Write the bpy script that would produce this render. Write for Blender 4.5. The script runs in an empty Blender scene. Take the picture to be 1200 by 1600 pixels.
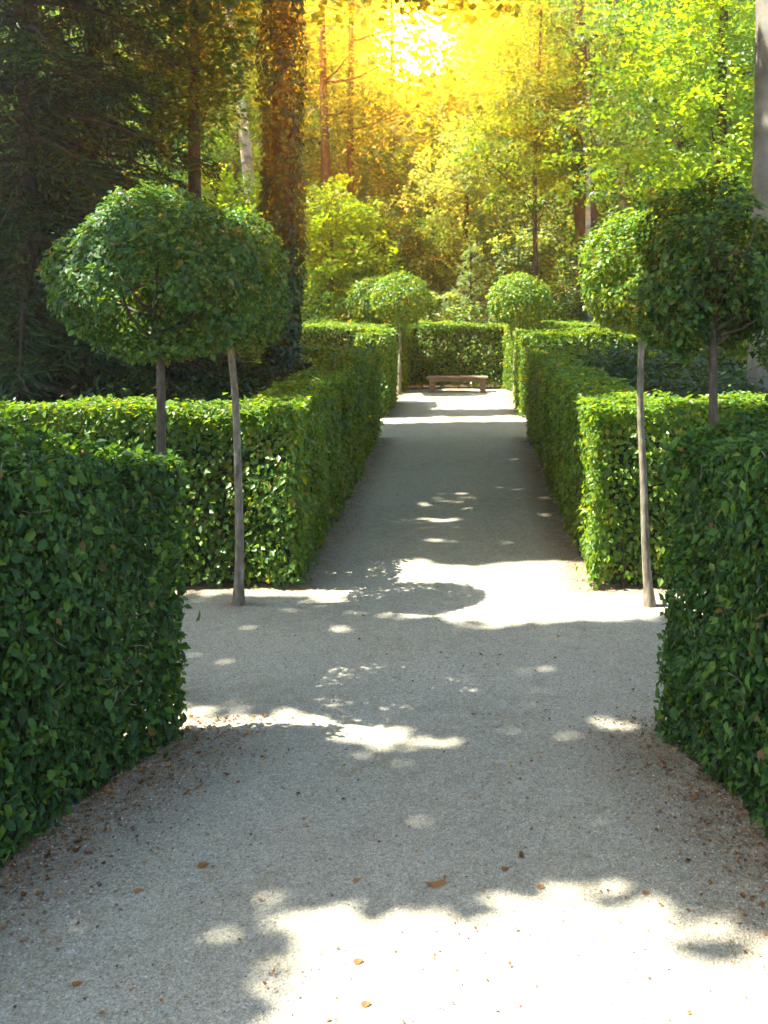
import bpy, math
import numpy as np
from mathutils import Vector

R = np.random.default_rng(7)
sc = bpy.context.scene
C = sc.collection
PI = math.pi

# ------------------------------------------------------------------ camera
CAM_H = 2.8
cam_d = bpy.data.cameras.new('camera')
cam = bpy.data.objects.new('camera', cam_d)
C.objects.link(cam)
cam.location = (0, 0, CAM_H)
cam.rotation_euler = (PI / 2, 0, 0)
cam_d.sensor_width = 36
cam_d.lens = 36 * 1700 / 1600
cam_d.shift_x = -128 / 1600
cam_d.shift_y = -353 / 1600
cam_d.clip_end = 1000
cam_d.clip_start = 0.05
cam_d.dof.use_dof = True
cam_d.dof.focus_distance = 8.5
cam_d.dof.aperture_fstop = 5.0
sc.camera = cam

# ------------------------------------------------------------------ world: sky + an added warm glow low behind the trees
KX, KY = 0.57, 0.07                      # shadow of a point at height z falls at (x + KX z, y + KY z)
SUN = Vector((-KX, -KY, 1)).normalized()
world = bpy.data.worlds.new('World')
sc.world = world
world.use_nodes = True
nt = world.node_tree
nt.nodes.clear()
wout = nt.nodes.new('ShaderNodeOutputWorld')
sky = nt.nodes.new('ShaderNodeTexSky')
sky.sky_type = 'NISHITA'
sky.sun_disc = False
sky.sun_elevation = math.asin(SUN.z)
sky.sun_rotation = math.atan2(SUN.x, SUN.y)
sky.air_density = 1.0
sky.dust_density = 1.5
bg = nt.nodes.new('ShaderNodeBackground')
bg.inputs['Strength'].default_value = 0.105
nt.links.new(sky.outputs[0], bg.inputs['Color'])
geo = nt.nodes.new('ShaderNodeTexCoord')
GLOW = Vector(((645 - 728) / 1700, 1, (447 - 70) / 1700)).normalized()
dot = nt.nodes.new('ShaderNodeVectorMath'); dot.operation = 'DOT_PRODUCT'
nt.links.new(geo.outputs['Generated'], dot.inputs[0])
dot.inputs[1].default_value = GLOW
GLOW_MID = 5000
prev = bg.outputs[0]
# added glow standing in for a lens flare, not the sun: soft round lobes exp((cos a - 1) / s^2) that take the place of the blue sky round it
for sig, col, st, cover in ((13, (1, .27, .004), .30, 1.0), (.70, (1, .34, .004), GLOW_MID, 0)):
    a = nt.nodes.new('ShaderNodeMath'); a.operation = 'SUBTRACT'; a.inputs[1].default_value = 1
    nt.links.new(dot.outputs['Value'], a.inputs[0])
    b = nt.nodes.new('ShaderNodeMath'); b.operation = 'MULTIPLY'; b.inputs[1].default_value = 1 / math.radians(sig) ** 2
    nt.links.new(a.outputs[0], b.inputs[0])
    e = nt.nodes.new('ShaderNodeMath'); e.operation = 'EXPONENT'
    nt.links.new(b.outputs[0], e.inputs[0])
    g = nt.nodes.new('ShaderNodeBackground')
    g.inputs['Color'].default_value = (*col, 1)
    if cover:
        g.inputs['Strength'].default_value = st
        mx = nt.nodes.new('ShaderNodeMixShader')
        nt.links.new(e.outputs[0], mx.inputs[0]); nt.links.new(prev, mx.inputs[1]); nt.links.new(g.outputs[0], mx.inputs[2])
        prev = mx.outputs[0]
    else:
        m = nt.nodes.new('ShaderNodeMath'); m.operation = 'MULTIPLY'; m.inputs[1].default_value = st
        nt.links.new(e.outputs[0], m.inputs[0])
        nt.links.new(m.outputs[0], g.inputs['Strength'])
        ad = nt.nodes.new('ShaderNodeAddShader')
        nt.links.new(prev, ad.inputs[0]); nt.links.new(g.outputs[0], ad.inputs[1])
        prev = ad.outputs[0]
nt.links.new(prev, wout.inputs['Surface'])

sun_d = bpy.data.lights.new('sun', 'SUN')
sun_d.energy = 5.0
sun_d.angle = math.radians(0.6)
sun_d.color = (1, .95, .84)
sun = bpy.data.objects.new('sun', sun_d)
C.objects.link(sun)
sun.location = SUN * 60
sun.rotation_euler = SUN.to_track_quat('Z', 'Y').to_euler()

vs = sc.view_settings
vs.view_transform = 'Standard'
vs.look = 'None'
vs.gamma = 1
vs.exposure = 2.58
vs.use_curve_mapping = False
sc.render.engine = 'CYCLES'
cy = sc.cycles
cy.max_bounces = 8
cy.diffuse_bounces = 4
cy.glossy_bounces = 2
cy.transmission_bounces = 6
cy.volume_bounces = 0
cy.sample_clamp_indirect = 6
cy.use_denoising = True
cy.use_adaptive_sampling = True
cy.adaptive_threshold = 0.02

# ------------------------------------------------------------------ materials
def new_mat(name):
    m = bpy.data.materials.new(name)
    m.use_nodes = True
    t = m.node_tree
    t.nodes.clear()
    return m, t, t.nodes.new('ShaderNodeOutputMaterial')

def ramp(t, fac, stops):
    r = t.nodes.new('ShaderNodeValToRGB')
    el = r.color_ramp.elements
    while len(el) < len(stops):
        el.new(0.5)
    for e, (p, c) in zip(el, stops):
        e.position = p
        e.color = (*c, 1)
    t.links.new(fac, r.inputs[0])
    return r.outputs[0]

def leaf_mat(name, stops, trans=.35, tstops=None, rough=.42, single=False, spec=.45):
    m, t, out = new_mat(name)
    if single:
        f = t.nodes.new('ShaderNodeObjectInfo').outputs['Random']
    else:
        a = t.nodes.new('ShaderNodeAttribute'); a.attribute_name = 'tint'
        f = a.outputs['Fac']
    col = ramp(t, f, stops)
    p = t.nodes.new('ShaderNodeBsdfPrincipled')
    t.links.new(col, p.inputs['Base Color'])
    p.inputs['Roughness'].default_value = rough
    p.inputs['Specular IOR Level'].default_value = spec
    tr = t.nodes.new('ShaderNodeBsdfTranslucent')
    tc = ramp(t, f, tstops or [(q, (min(1, c[0] * 3.4 + .01), min(1, c[1] * 2.6), c[2] * .7)) for q, c in stops])
    t.links.new(tc, tr.inputs['Color'])
    mx = t.nodes.new('ShaderNodeMixShader')
    mx.inputs[0].default_value = trans
    t.links.new(p.outputs[0], mx.inputs[1]); t.links.new(tr.outputs[0], mx.inputs[2])
    t.links.new(mx.outputs[0], out.inputs['Surface'])
    return m

HEDGE = [(0, (.008, .036, .006)), (.5, (.022, .076, .009)), (.88, (.052, .132, .012)), (.985, (.095, .165, .015)), (1, (.15, .075, .03))]
M_hedge = leaf_mat('hedge_leaf', HEDGE, .32, rough=.5, spec=.3)
M_hedge1 = leaf_mat('hedge_leaf_single', HEDGE, .32, rough=.5, spec=.3, single=True)
LIGHT = [(0, (.038, .098, .008)), (.5, (.072, .155, .010)), (.9, (.12, .205, .014)), (1, (.20, .18, .02))]  # sunlight painted in: brighter, yellower leaf colour for lit hedges and ball crowns
M_light = leaf_mat('sunlit_leaf', LIGHT, .42)
CROWN = [(0, (.014, .055, .012)), (.5, (.032, .095, .016)), (.96, (.065, .14, .02)), (1, (.15, .09, .025))]
M_crown = leaf_mat('crown_leaf', CROWN, .38, rough=.5, spec=.35)
M_crown1 = leaf_mat('crown_leaf_single', CROWN, .38, rough=.5, spec=.35, single=True)
M_yell = leaf_mat('yellowing_leaf', [(0, (.05, .11, .012)), (.6, (.09, .15, .015)), (1, (.15, .19, .02))], .45)
M_wood1 = leaf_mat('beech_leaf', [(0, (.028, .085, .008)), (.6, (.055, .125, .010)), (1, (.11, .175, .014))], .5)
M_wood2 = leaf_mat('dark_leaf', [(0, (.010, .035, .010)), (.7, (.020, .060, .013)), (1, (.05, .10, .018))], .3)
M_far = leaf_mat('far_leaf', [(0, (.022, .075, .008)), (.7, (.048, .13, .010)), (1, (.10, .185, .014))], .48)
M_pale = leaf_mat('pale_leaf', [(0, (.09, .155, .05)), (.6, (.145, .215, .075)), (1, (.21, .28, .11))], .5)
M_bright = leaf_mat('bright_leaf', [(0, (.08, .17, .010)), (.6, (.12, .22, .012)), (1, (.17, .26, .018))], .5)
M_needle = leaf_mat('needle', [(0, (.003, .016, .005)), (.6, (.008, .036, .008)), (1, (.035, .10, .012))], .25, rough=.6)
M_fneedle = leaf_mat('soft_needle', [(0, (.08, .16, .07)), (1, (.15, .24, .10))], .35, rough=.5)
DRY = [(0, (.09, .035, .014)), (.4, (.20, .075, .025)), (.75, (.30, .15, .055)), (1, (.36, .26, .12))]
M_dry = leaf_mat('dry_leaf', DRY, .2, tstops=[(0, (.25, .1, .03)), (1, (.5, .3, .1))], rough=.65, spec=.2)
M_dry1 = leaf_mat('dry_leaf_single', DRY, .2, tstops=[(0, (.25, .1, .03)), (1, (.5, .3, .1))], rough=.65, single=True, spec=.2)
for _l in [l for l in M_dry1.node_tree.links if l.from_socket.name == 'Random']:
    M_dry1.node_tree.links.new(_l.from_node.outputs['Alpha'], _l.to_socket)      # the leaf's own stage of drying

def bark(name, c0, c1, c2, scale=6, zs=.25, bump=.4, dist=.02):
    m, t, out = new_mat(name)
    tc = t.nodes.new('ShaderNodeTexCoord')
    mp = t.nodes.new('ShaderNodeMapping')
    mp.inputs['Scale'].default_value = (1, 1, zs)
    t.links.new(tc.outputs['Object'], mp.inputs[0])
    n = t.nodes.new('ShaderNodeTexNoise'); n.inputs['Scale'].default_value = scale; n.inputs['Detail'].default_value = 8
    n.inputs['Roughness'].default_value = .65
    t.links.new(mp.outputs[0], n.inputs[0])
    col = ramp(t, n.outputs['Fac'], [(.3, c0), (.52, c1), (.72, c2)])
    p = t.nodes.new('ShaderNodeBsdfPrincipled')
    p.inputs['Roughness'].default_value = .85
    p.inputs['Specular IOR Level'].default_value = .15
    t.links.new(col, p.inputs['Base Color'])
    bp = t.nodes.new('ShaderNodeBump'); bp.inputs['Strength'].default_value = bump; bp.inputs['Distance'].default_value = dist
    t.links.new(n.outputs['Fac'], bp.inputs['Height'])
    t.links.new(bp.outputs[0], p.inputs['Normal'])
    t.links.new(p.outputs[0], out.inputs['Surface'])
    return m

B_young = bark('young_bark', (.07, .058, .04), (.17, .145, .10), (.32, .29, .22), 22, .3, .5, .01)
B_dark = bark('dark_young_bark', (.03, .024, .016), (.075, .06, .042), (.16, .135, .10), 22, .3, .5, .01)
B_brown = bark('brown_bark', (.035, .020, .012), (.085, .050, .028), (.15, .10, .06), 7, .18, .8, .03)
B_birch = bark('birch_bark', (.10, .085, .07), (.50, .45, .37), (.68, .62, .53), 3, 1.6, .3, .01)
B_beech = bark('beech_bark', (.085, .078, .06), (.17, .16, .13), (.24, .225, .185), 2.4, 1.2, .5, .015)
B_twig = bark('twig_bark', (.02, .014, .01), (.05, .035, .022), (.09, .07, .045), 20, .3, .4, .01)

def ground_mat(name, gravel):
    m, t, out = new_mat(name)
    tc = t.nodes.new('ShaderNodeTexCoord')
    def noise(s, d=6, r=.6):
        n = t.nodes.new('ShaderNodeTexNoise')
        n.inputs['Scale'].default_value = s; n.inputs['Detail'].default_value = d; n.inputs['Roughness'].default_value = r
        t.links.new(tc.outputs['Object'], n.inputs[0])
        return n.outputs['Fac']
    big, mid, fine, grit = noise(.55, 5), noise(7, 6, .7), noise(90, 4, .7), noise(38, 3, .8)
    vor = t.nodes.new('ShaderNodeTexVoronoi'); vor.inputs['Scale'].default_value = 130
    t.links.new(tc.outputs['Object'], vor.inputs['Vector'])
    if gravel:
        a = ramp(t, fine, [(.25, (.21, .20, .16)), (.5, (.368, .358, .294)), (.75, (.55, .535, .455))])
        b = ramp(t, vor.outputs['Color'], [(0, (.62, .6, .55)), (.5, (.95, .94, .9)), (1, (1.25, 1.22, 1.15))])
    else:
        a = ramp(t, fine, [(.3, (.025, .018, .010)), (.5, (.05, .036, .02)), (.75, (.10, .07, .035))])
        b = ramp(t, vor.outputs['Color'], [(0, (.7, .65, .55)), (1, (1.2, 1.15, 1.05))])
    mu = t.nodes.new('ShaderNodeMix'); mu.data_type = 'RGBA'; mu.blend_type = 'MULTIPLY'
    mu.inputs[0].default_value = 1
    t.links.new(a, mu.inputs[6]); t.links.new(b, mu.inputs[7])
    col = mu.outputs[2]
    mg = t.nodes.new('ShaderNodeMix'); mg.data_type = 'RGBA'; mg.blend_type = 'MULTIPLY'; mg.inputs[0].default_value = 1
    t.links.new(col, mg.inputs[6]); t.links.new(ramp(t, grit, [(.3, (.70, .68, .64)), (.5, (1, 1, 1)), (.7, (1.12, 1.12, 1.1))]), mg.inputs[7])
    col = mg.outputs[2]
    # brownish humus worn into the gravel in uneven patches
    st = ramp(t, mid, [(.35, (.80, .74, .64)), (.6, (1, 1, 1))])
    mu2 = t.nodes.new('ShaderNodeMix'); mu2.data_type = 'RGBA'; mu2.blend_type = 'MULTIPLY'
    t.links.new(ramp(t, big, [(.35, (0, 0, 0)), (.65, (1, 1, 1))]), mu2.inputs[0])
    t.links.new(col, mu2.inputs[6]); t.links.new(st, mu2.inputs[7])
    col = mu2.outputs[2]
    if gravel:
        at = t.nodes.new('ShaderNodeAttribute'); at.attribute_name = 'litter'
        md = t.nodes.new('ShaderNodeMath'); md.operation = 'MULTIPLY'
        t.links.new(at.outputs['Fac'], md.inputs[0]); t.links.new(ramp(t, mid, [(.3, (.25, .25, .25)), (.62, (1, 1, 1))]), md.inputs[1])
        mu3 = t.nodes.new('ShaderNodeMix'); mu3.data_type = 'RGBA'
        t.links.new(md.outputs[0], mu3.inputs[0]); t.links.new(col, mu3.inputs[6])
        t.links.new(ramp(t, fine, [(.3, (.055, .036, .018)), (.55, (.13, .085, .045)), (.75, (.22, .15, .08))]), mu3.inputs[7])
        col = mu3.outputs[2]
    p = t.nodes.new('ShaderNodeBsdfPrincipled')
    p.inputs['Roughness'].default_value = .95
    p.inputs['Specular IOR Level'].default_value = .1
    t.links.new(col, p.inputs['Base Color'])
    b1 = t.nodes.new('ShaderNodeBump'); b1.inputs['Strength'].default_value = .5; b1.inputs['Distance'].default_value = .03
    t.links.new(mid, b1.inputs['Height'])
    b2 = t.nodes.new('ShaderNodeBump'); b2.inputs['Strength'].default_value = .8; b2.inputs['Distance'].default_value = .006
    t.links.new(vor.outputs['Distance'], b2.inputs['Height']); t.links.new(b1.outputs[0], b2.inputs['Normal'])
    t.links.new(b2.outputs[0], p.inputs['Normal'])
    t.links.new(p.outputs[0], out.inputs['Surface'])
    return m

M_gravel = ground_mat('gravel_ground', True)
M_soil = ground_mat('woodland_soil', False)

def pebble_mat():
    m, t, out = new_mat('pebble')
    a = t.nodes.new('ShaderNodeAttribute'); a.attribute_name = 'tint'
    p = t.nodes.new('ShaderNodeBsdfPrincipled')
    p.inputs['Roughness'].default_value = .8
    t.links.new(ramp(t, a.outputs['Fac'], [(0, (.07, .06, .05)), (.3, (.24, .22, .19)), (.85, (.38, .36, .31)), (1, (.50, .48, .43))]), p.inputs['Base Color'])
    t.links.new(p.outputs[0], out.inputs['Surface'])
    return m
M_pebble = pebble_mat()

def wood_mat():
    m, t, out = new_mat('bench_wood')
    tc = t.nodes.new('ShaderNodeTexCoord')
    mp = t.nodes.new('ShaderNodeMapping'); mp.inputs['Scale'].default_value = (2, 30, 30)
    t.links.new(tc.outputs['Object'], mp.inputs[0])
    n = t.nodes.new('ShaderNodeTexNoise'); n.inputs['Scale'].default_value = 2.5; n.inputs['Detail'].default_value = 6
    t.links.new(mp.outputs[0], n.inputs[0])
    p = t.nodes.new('ShaderNodeBsdfPrincipled'); p.inputs['Roughness'].default_value = .6
    t.links.new(ramp(t, n.outputs['Fac'], [(.3, (.10, .058, .036)), (.5, (.19, .11, .07)), (.7, (.30, .19, .13))]), p.inputs['Base Color'])
    bp = t.nodes.new('ShaderNodeBump'); bp.inputs['Strength'].default_value = .4; bp.inputs['Distance'].default_value = .004
    t.links.new(n.outputs['Fac'], bp.inputs['Height']); t.links.new(bp.outputs[0], p.inputs['Normal'])
    t.links.new(p.outputs[0], out.inputs['Surface'])
    return m
M_bench = wood_mat()

# ------------------------------------------------------------------ helpers
def tag(o, label=None, cat=None, group=None, kind=None):
    for k, v in (('label', label), ('category', cat), ('group', group), ('kind', kind)):
        if v:
            o[k] = v
    return o

def empty(name, loc, label, cat, group=None):
    o = bpy.data.objects.new(name, None)
    o.empty_display_size = .2
    C.objects.link(o)
    o.location = loc
    return tag(o, label, cat, group)

def tri_mesh(name, V, F, mat, tint=None, smooth=False):
    """V (n,3), F (t,3) arrays -> mesh datablock"""
    me = bpy.data.meshes.new(name)
    nf = len(F)
    me.vertices.add(len(V)); me.vertices.foreach_set('co', np.ascontiguousarray(V, np.float32).ravel())
    me.loops.add(nf * 3); me.loops.foreach_set('vertex_index', np.ascontiguousarray(F, np.int32).ravel())
    me.polygons.add(nf); me.polygons.foreach_set('loop_start', np.arange(0, nf * 3, 3, dtype=np.int32))
    me.polygons.foreach_set('use_smooth', np.full(nf, smooth, dtype=bool))
    me.update(calc_edges=True)
    if tint is not None:
        a = me.attributes.new('tint', 'FLOAT', 'FACE')
        a.data.foreach_set('value', np.ascontiguousarray(tint, np.float32))
    me.materials.append(mat)
    return me

def link(name, me, parent=None, loc=None):
    o = bpy.data.objects.new(name, me)
    C.objects.link(o)
    if parent is not None:
        o.parent = parent
        o.location = -parent.location          # meshes of parts are written in world coordinates
    if loc is not None:
        o.location = loc
    return o

# leaf templates: (u along, v across, w up), tip at u=1
T6 = (np.array([(0, 0, 0), (.22, .30, .07), (.62, .30, .05), (1, 0, -.10), (.62, -.30, .05), (.22, -.30, .07), (.45, 0, -.02)]),
      np.array([(0, 6, 1), (1, 6, 2), (2, 6, 3), (3, 6, 4), (4, 6, 5), (5, 6, 0)])[:, ::-1])
T4 = (np.array([(0, 0, 0), (.42, .34, .08), (1, 0, -.08), (.42, -.34, .08), (.5, 0, -.01)]),
      np.array([(0, 4, 1), (1, 4, 2), (2, 4, 3), (3, 4, 0)])[:, ::-1])
T2 = (np.array([(0, 0, 0), (.45, .36, .06), (1, 0, -.05), (.45, -.36, .06)]), np.array([(0, 3, 2), (0, 2, 1)]))
TN = (np.array([(0, 0, 0), (.4, .10, .02), (1, 0, -.06), (.4, -.10, .02)]), np.array([(0, 3, 2), (0, 2, 1)]))

def unit(a):
    return a / np.maximum(np.linalg.norm(a, axis=1, keepdims=True), 1e-9)

def frames(N, D):
    """N leaf normal, D wanted length direction -> orthonormal U, V, N"""
    N = unit(N)
    U = unit(D - N * np.sum(D * N, 1, keepdims=True))
    return U, np.cross(N, U), N

def leaves_arrays(P, N, D, size, T, tint, wide=1.0):
    U, V, W = frames(N, D)
    tv, tf = T
    n, k = len(P), len(tv)
    s = size[:, None, None]
    X = (P[:, None, :] + s * (tv[None, :, 0:1] * U[:, None, :] + wide * tv[None, :, 1:2] * V[:, None, :] + tv[None, :, 2:3] * W[:, None, :]))
    F = tf[None] + (np.arange(n) * k)[:, None, None]
    return X.reshape(-1, 3), F.reshape(-1, 3), np.repeat(tint, len(tf))

def leaves(name, P, N, D, size, T, mat, parent, tint=None, wide=1.0, kind='stuff'):
    if tint is None:
        tint = R.random(len(P))
    V, F, t = leaves_arrays(P, N, D, size, T, tint, wide)
    o = link(name, tri_mesh(name, V, F, mat, t), parent)
    if kind:
        o['kind'] = kind
    return o

SINGLE = {}
def single_leaves(P, N, D, size, mat, parent, T=T6, name='leaf', shapes=6):
    """each leaf an object of its own, sharing a few leaf meshes"""
    key = mat.name + name
    if key not in SINGLE:
        SINGLE[key] = []
        for k in range(shapes):
            tv = T[0].copy()
            tv[:, 1] *= R.uniform(.85, 1.15)
            tv[:, 2] *= R.uniform(.5, 2.2)
            tv += R.normal(0, .018, tv.shape)
            SINGLE[key].append(tri_mesh(name, tv, T[1], mat))
    U, V, W = frames(N, D)
    out = []
    base = np.array(parent.location) if parent is not None else np.zeros(3)
    from mathutils import Matrix
    for i in range(len(P)):
        o = bpy.data.objects.new(name, SINGLE[key][i % shapes])
        C.objects.link(o)
        if parent is not None:
            o.parent = parent
        s = size[i]
        p = P[i] - base
        o.matrix_basis = Matrix(((U[i, 0] * s, V[i, 0] * s, W[i, 0] * s, p[0]), (U[i, 1] * s, V[i, 1] * s, W[i, 1] * s, p[1]),
                                 (U[i, 2] * s, V[i, 2] * s, W[i, 2] * s, p[2]), (0, 0, 0, 1)))
        out.append(o)
    return out

class Noise:
    def __init__(self, freq, n=10, seed=0):
        r = np.random.default_rng(seed)
        self.k = r.normal(0, 1, (n, 3)) * freq
        self.p = r.uniform(0, 2 * PI, n)
        self.s = math.sqrt(2 / n)
    def __call__(self, X):
        return np.sin(X @ self.k.T + self.p).sum(1) * self.s      # about unit variance

def tube_arrays(pts, rad, seg=8, rough=0.0, seed=0):
    pts = np.asarray(pts, float); rad = np.asarray(rad, float)
    n = len(pts)
    tan = np.gradient(pts, axis=0)
    tan = unit(tan)
    ref = np.array([0, 1.0, 0]) if abs(tan[0, 2]) > .7 else np.array([0, 0, 1.0])
    A = unit(np.cross(tan, ref)); B = np.cross(tan, A)
    ang = np.linspace(0, 2 * PI, seg, endpoint=False)
    ring = np.cos(ang)[None, :, None] * A[:, None, :] + np.sin(ang)[None, :, None] * B[:, None, :]
    r = np.repeat(rad[:, None], seg, 1)
    if rough:
        nz = Noise(3.0, 12, seed); 
        q = pts[:, None, :] * np.array([1, 1, .35]) + ring * .8
        r = r * (1 + rough * nz(q.reshape(-1, 3)).reshape(n, seg))
    V = (pts[:, None, :] + ring * r[..., None]).reshape(-1, 3)
    V = np.vstack([V, pts[-1:]])
    i = np.arange(n - 1)[:, None] * seg; j = np.arange(seg)[None]; jn = (j + 1) % seg
    a, b, c, d = i + j, i + jn, i + seg + jn, i + seg + j
    F = np.concatenate([np.stack([a, b, c], -1).reshape(-1, 3), np.stack([a, c, d], -1).reshape(-1, 3)])
    top = (n - 1) * seg
    F = np.vstack([F, np.stack([top + j[0], top + jn[0], np.full(seg, n * seg)], -1)])
    return V, F

def merge(parts):
    Vs, Fs, k = [], [], 0
    for V, F in parts:
        Vs.append(V); Fs.append(F + k); k += len(V)
    return np.vstack(Vs), np.vstack(Fs)

def tube(name, pts, rad, mat, parent, seg=8, rough=0.0, seed=0, kind=None):
    V, F = tube_arrays(pts, rad, seg, rough, seed)
    o = link(name, tri_mesh(name, V, F, mat, smooth=True), parent)
    if kind:
        o['kind'] = kind
    return o

def wander(a, b, n, amp, seed):
    """a gently bent line from a to b"""
    r = np.random.default_rng(seed)
    a, b = np.asarray(a, float), np.asarray(b, float)
    t = np.linspace(0, 1, n)
    P = a + (b - a) * t[:, None]
    L = np.linalg.norm(b - a)
    for k in range(1, 4):
        P += np.sin(PI * k * t)[:, None] * r.normal(0, amp * L / k, 3) * (0.6 if k > 1 else 1)
    return P

# ------------------------------------------------------------------ ground and path
def grid(name, x0, x1, y0, y1, nx, ny, zf, mat, litter=None):
    xs = np.linspace(x0, x1, nx); ys = np.linspace(y0, y1, ny)
    X, Y = np.meshgrid(xs, ys)
    P = np.stack([X.ravel(), Y.ravel(), np.zeros(X.size)], -1)
    P[:, 2] = zf(P)
    i = np.arange(ny - 1)[:, None] * nx; j = np.arange(nx - 1)[None]
    a = i + j
    F = np.concatenate([np.stack([a, a + 1, a + nx + 1], -1).reshape(-1, 3), np.stack([a, a + nx + 1, a + nx], -1).reshape(-1, 3)])
    me = tri_mesh(name, P, F, mat, smooth=True)
    if litter is not None:
        at = me.attributes.new('litter', 'FLOAT', 'POINT')
        at.data.foreach_set('value', litter(P).astype(np.float32))
    o = link(name, me)
    o['kind'] = 'structure'
    return o

n_roll = Noise(.7, 12, 3); n_small = Noise(4, 14, 4)
def path_z(P):
    track = sum(np.exp(-((P[:, 0] - c_ - .06 * np.sin(P[:, 1] * .5)) / .16) ** 2) for c_ in (-.95, .42))
    return .004 + np.clip(.007 * n_roll(P) + .005 * n_small(P) - .008 * track, -.02, .02) + .02
def litter_w(P):
    x, y = P[:, 0], P[:, 1]
    hl = np.where(y < 6.8, -1.77 - (6.77 - y) * .33, np.where((y > 9.9) & (y < 20), -1.55, np.where((y > 22.9) & (y < 28), -1.68, -9)))
    hr = np.where(y < 6.8, 1.26 + (6.87 - y) * .23, np.where((y > 9.9) & (y < 20), 1.13, np.where((y > 22.9) & (y < 28), 1.15, 9)))
    d = np.minimum(x - hl, hr - x)
    w = np.clip(1 - d / np.where(y < 7, .85, .42), 0, .95)
    d2 = np.where((x < -1.5) | (x > 1.1), np.abs(y - 9.95), 9)
    w = np.maximum(w, np.clip(.5 - d2 / .5, 0, .5))
    for tx_, ty_ in ((-2.06, 7.4), (-1.98, 9.45), (1.6, 9.45), (1.66, 7.3)):
        w = np.maximum(w, np.clip(.9 - np.hypot(x - tx_, y - ty_) / .28, 0, .8))
    return w
def path_sheet(name, x0, x1, y0, y1, step):
    return grid(name, x0, x1, y0, y1, int((x1 - x0) / step) + 2, int((y1 - y0) / step) + 2, path_z, M_gravel, litter_w)
ground = grid('ground', -90, 90, -30, 150, 60, 60, lambda P: np.zeros(len(P)), M_soil)
path_sheet('gravel_path', -12, 12, -3, 29.2, .16)

# ------------------------------------------------------------------ hedges
n_lump = Noise(1.1, 12, 15); n_und = Noise(2.6, 14, 11); n_fine = Noise(9, 14, 12); n_gap = Noise(5, 16, 13)

def hedge_points(patches, dens, depth=.10):
    """patches: four corners (p00, p10, p11, p01) and outward normal; leaf points near that face"""
    Ps, Ns = [], []
    for (p0, p1, p2, p3), nrm, dm in patches:
        p0, p1, p2, p3, nrm = (np.array(q, float) for q in (p0, p1, p2, p3, nrm))
        area = .5 * (np.linalg.norm(np.cross(p1 - p0, p3 - p0)) + np.linalg.norm(np.cross(p1 - p2, p3 - p2)))
        n = int(area * dens * dm)
        u, v = R.random((n, 1)), R.random((n, 1))
        P = (1 - u) * (1 - v) * p0 + u * (1 - v) * p1 + u * v * p2 + (1 - u) * v * p3
        nrm = nrm / np.linalg.norm(nrm)
        off = .028 * n_und(P) + .016 * n_fine(P) - R.exponential(depth * .6, n) * (1 + .5 * (n_gap(P) > .9)) + R.normal(0, .012, n)
        off += (R.random(n) < .03) * R.exponential(.028, n) + .02 * n_lump(P)
        P = P + nrm * off[:, None]
        Ps.append(P); Ns.append(np.repeat(nrm[None], n, 0))
    return np.vstack(Ps), np.vstack(Ns)

def orient(N, jit=.55, down=.7):
    n = len(N)
    N2 = unit(N + R.normal(0, jit, (n, 3)) + np.array([0, 0, .42]))
    D = R.normal(0, .8, (n, 3)) + np.array([0, 0, -down]) + N * .35
    return N2, D

def prism_patches(poly, ztop, skip=(), z0=0.0, dm=None, bulge=0):
    """poly: ground corners counter-clockwise seen from above, ztop per corner"""
    out = []
    n = len(poly)
    for i in range(n):
        if i in skip:
            continue
        a, b = poly[i], poly[(i + 1) % n]
        nx, ny = b[1] - a[1], -(b[0] - a[0])
        out.append((((*a, z0), (*b, z0), (*b, ztop[(i + 1) % n]), (*a, ztop[i])), (nx, ny, 0), (dm or {}).get(i, 1)))
    return out

def core(poly, ztop, inset, z0):
    """plain dark walls added inside a hedge to stop light leaking through"""
    n = len(poly)
    c = np.mean(np.array(poly), 0)
    V, F = [], []
    def offset(i):
        p = np.array(poly[i], float); a = np.array(poly[i - 1], float); b = np.array(poly[(i + 1) % n], float)
        d1 = (p - a) / np.linalg.norm(p - a); d2 = (b - p) / np.linalg.norm(b - p)
        n1 = np.array([-d1[1], d1[0]]); n2 = np.array([-d2[1], d2[0]])
        m = n1 + n2
        return p + m / max(np.dot(m, n1), .3) * inset
    for i in range(n):
        q = offset(i)
        V += [(*q, z0), (*q, ztop[i] - inset)]
    for i in range(n):
        j = (i + 1) % n
        F += [(2 * i, 2 * j, 2 * j + 1), (2 * i, 2 * j + 1, 2 * i + 1)]
    return np.array(V), F

M_core, _t, _o = new_mat('hedge_backing')  # dark colour of the added walls that block light inside hedges
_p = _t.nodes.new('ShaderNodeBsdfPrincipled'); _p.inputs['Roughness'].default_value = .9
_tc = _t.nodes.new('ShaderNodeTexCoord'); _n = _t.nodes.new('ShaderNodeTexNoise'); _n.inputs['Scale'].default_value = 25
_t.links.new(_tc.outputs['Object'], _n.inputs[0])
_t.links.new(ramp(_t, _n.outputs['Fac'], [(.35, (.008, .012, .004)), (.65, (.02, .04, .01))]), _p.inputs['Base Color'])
_t.links.new(_p.outputs[0], _o.inputs['Surface'])

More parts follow.
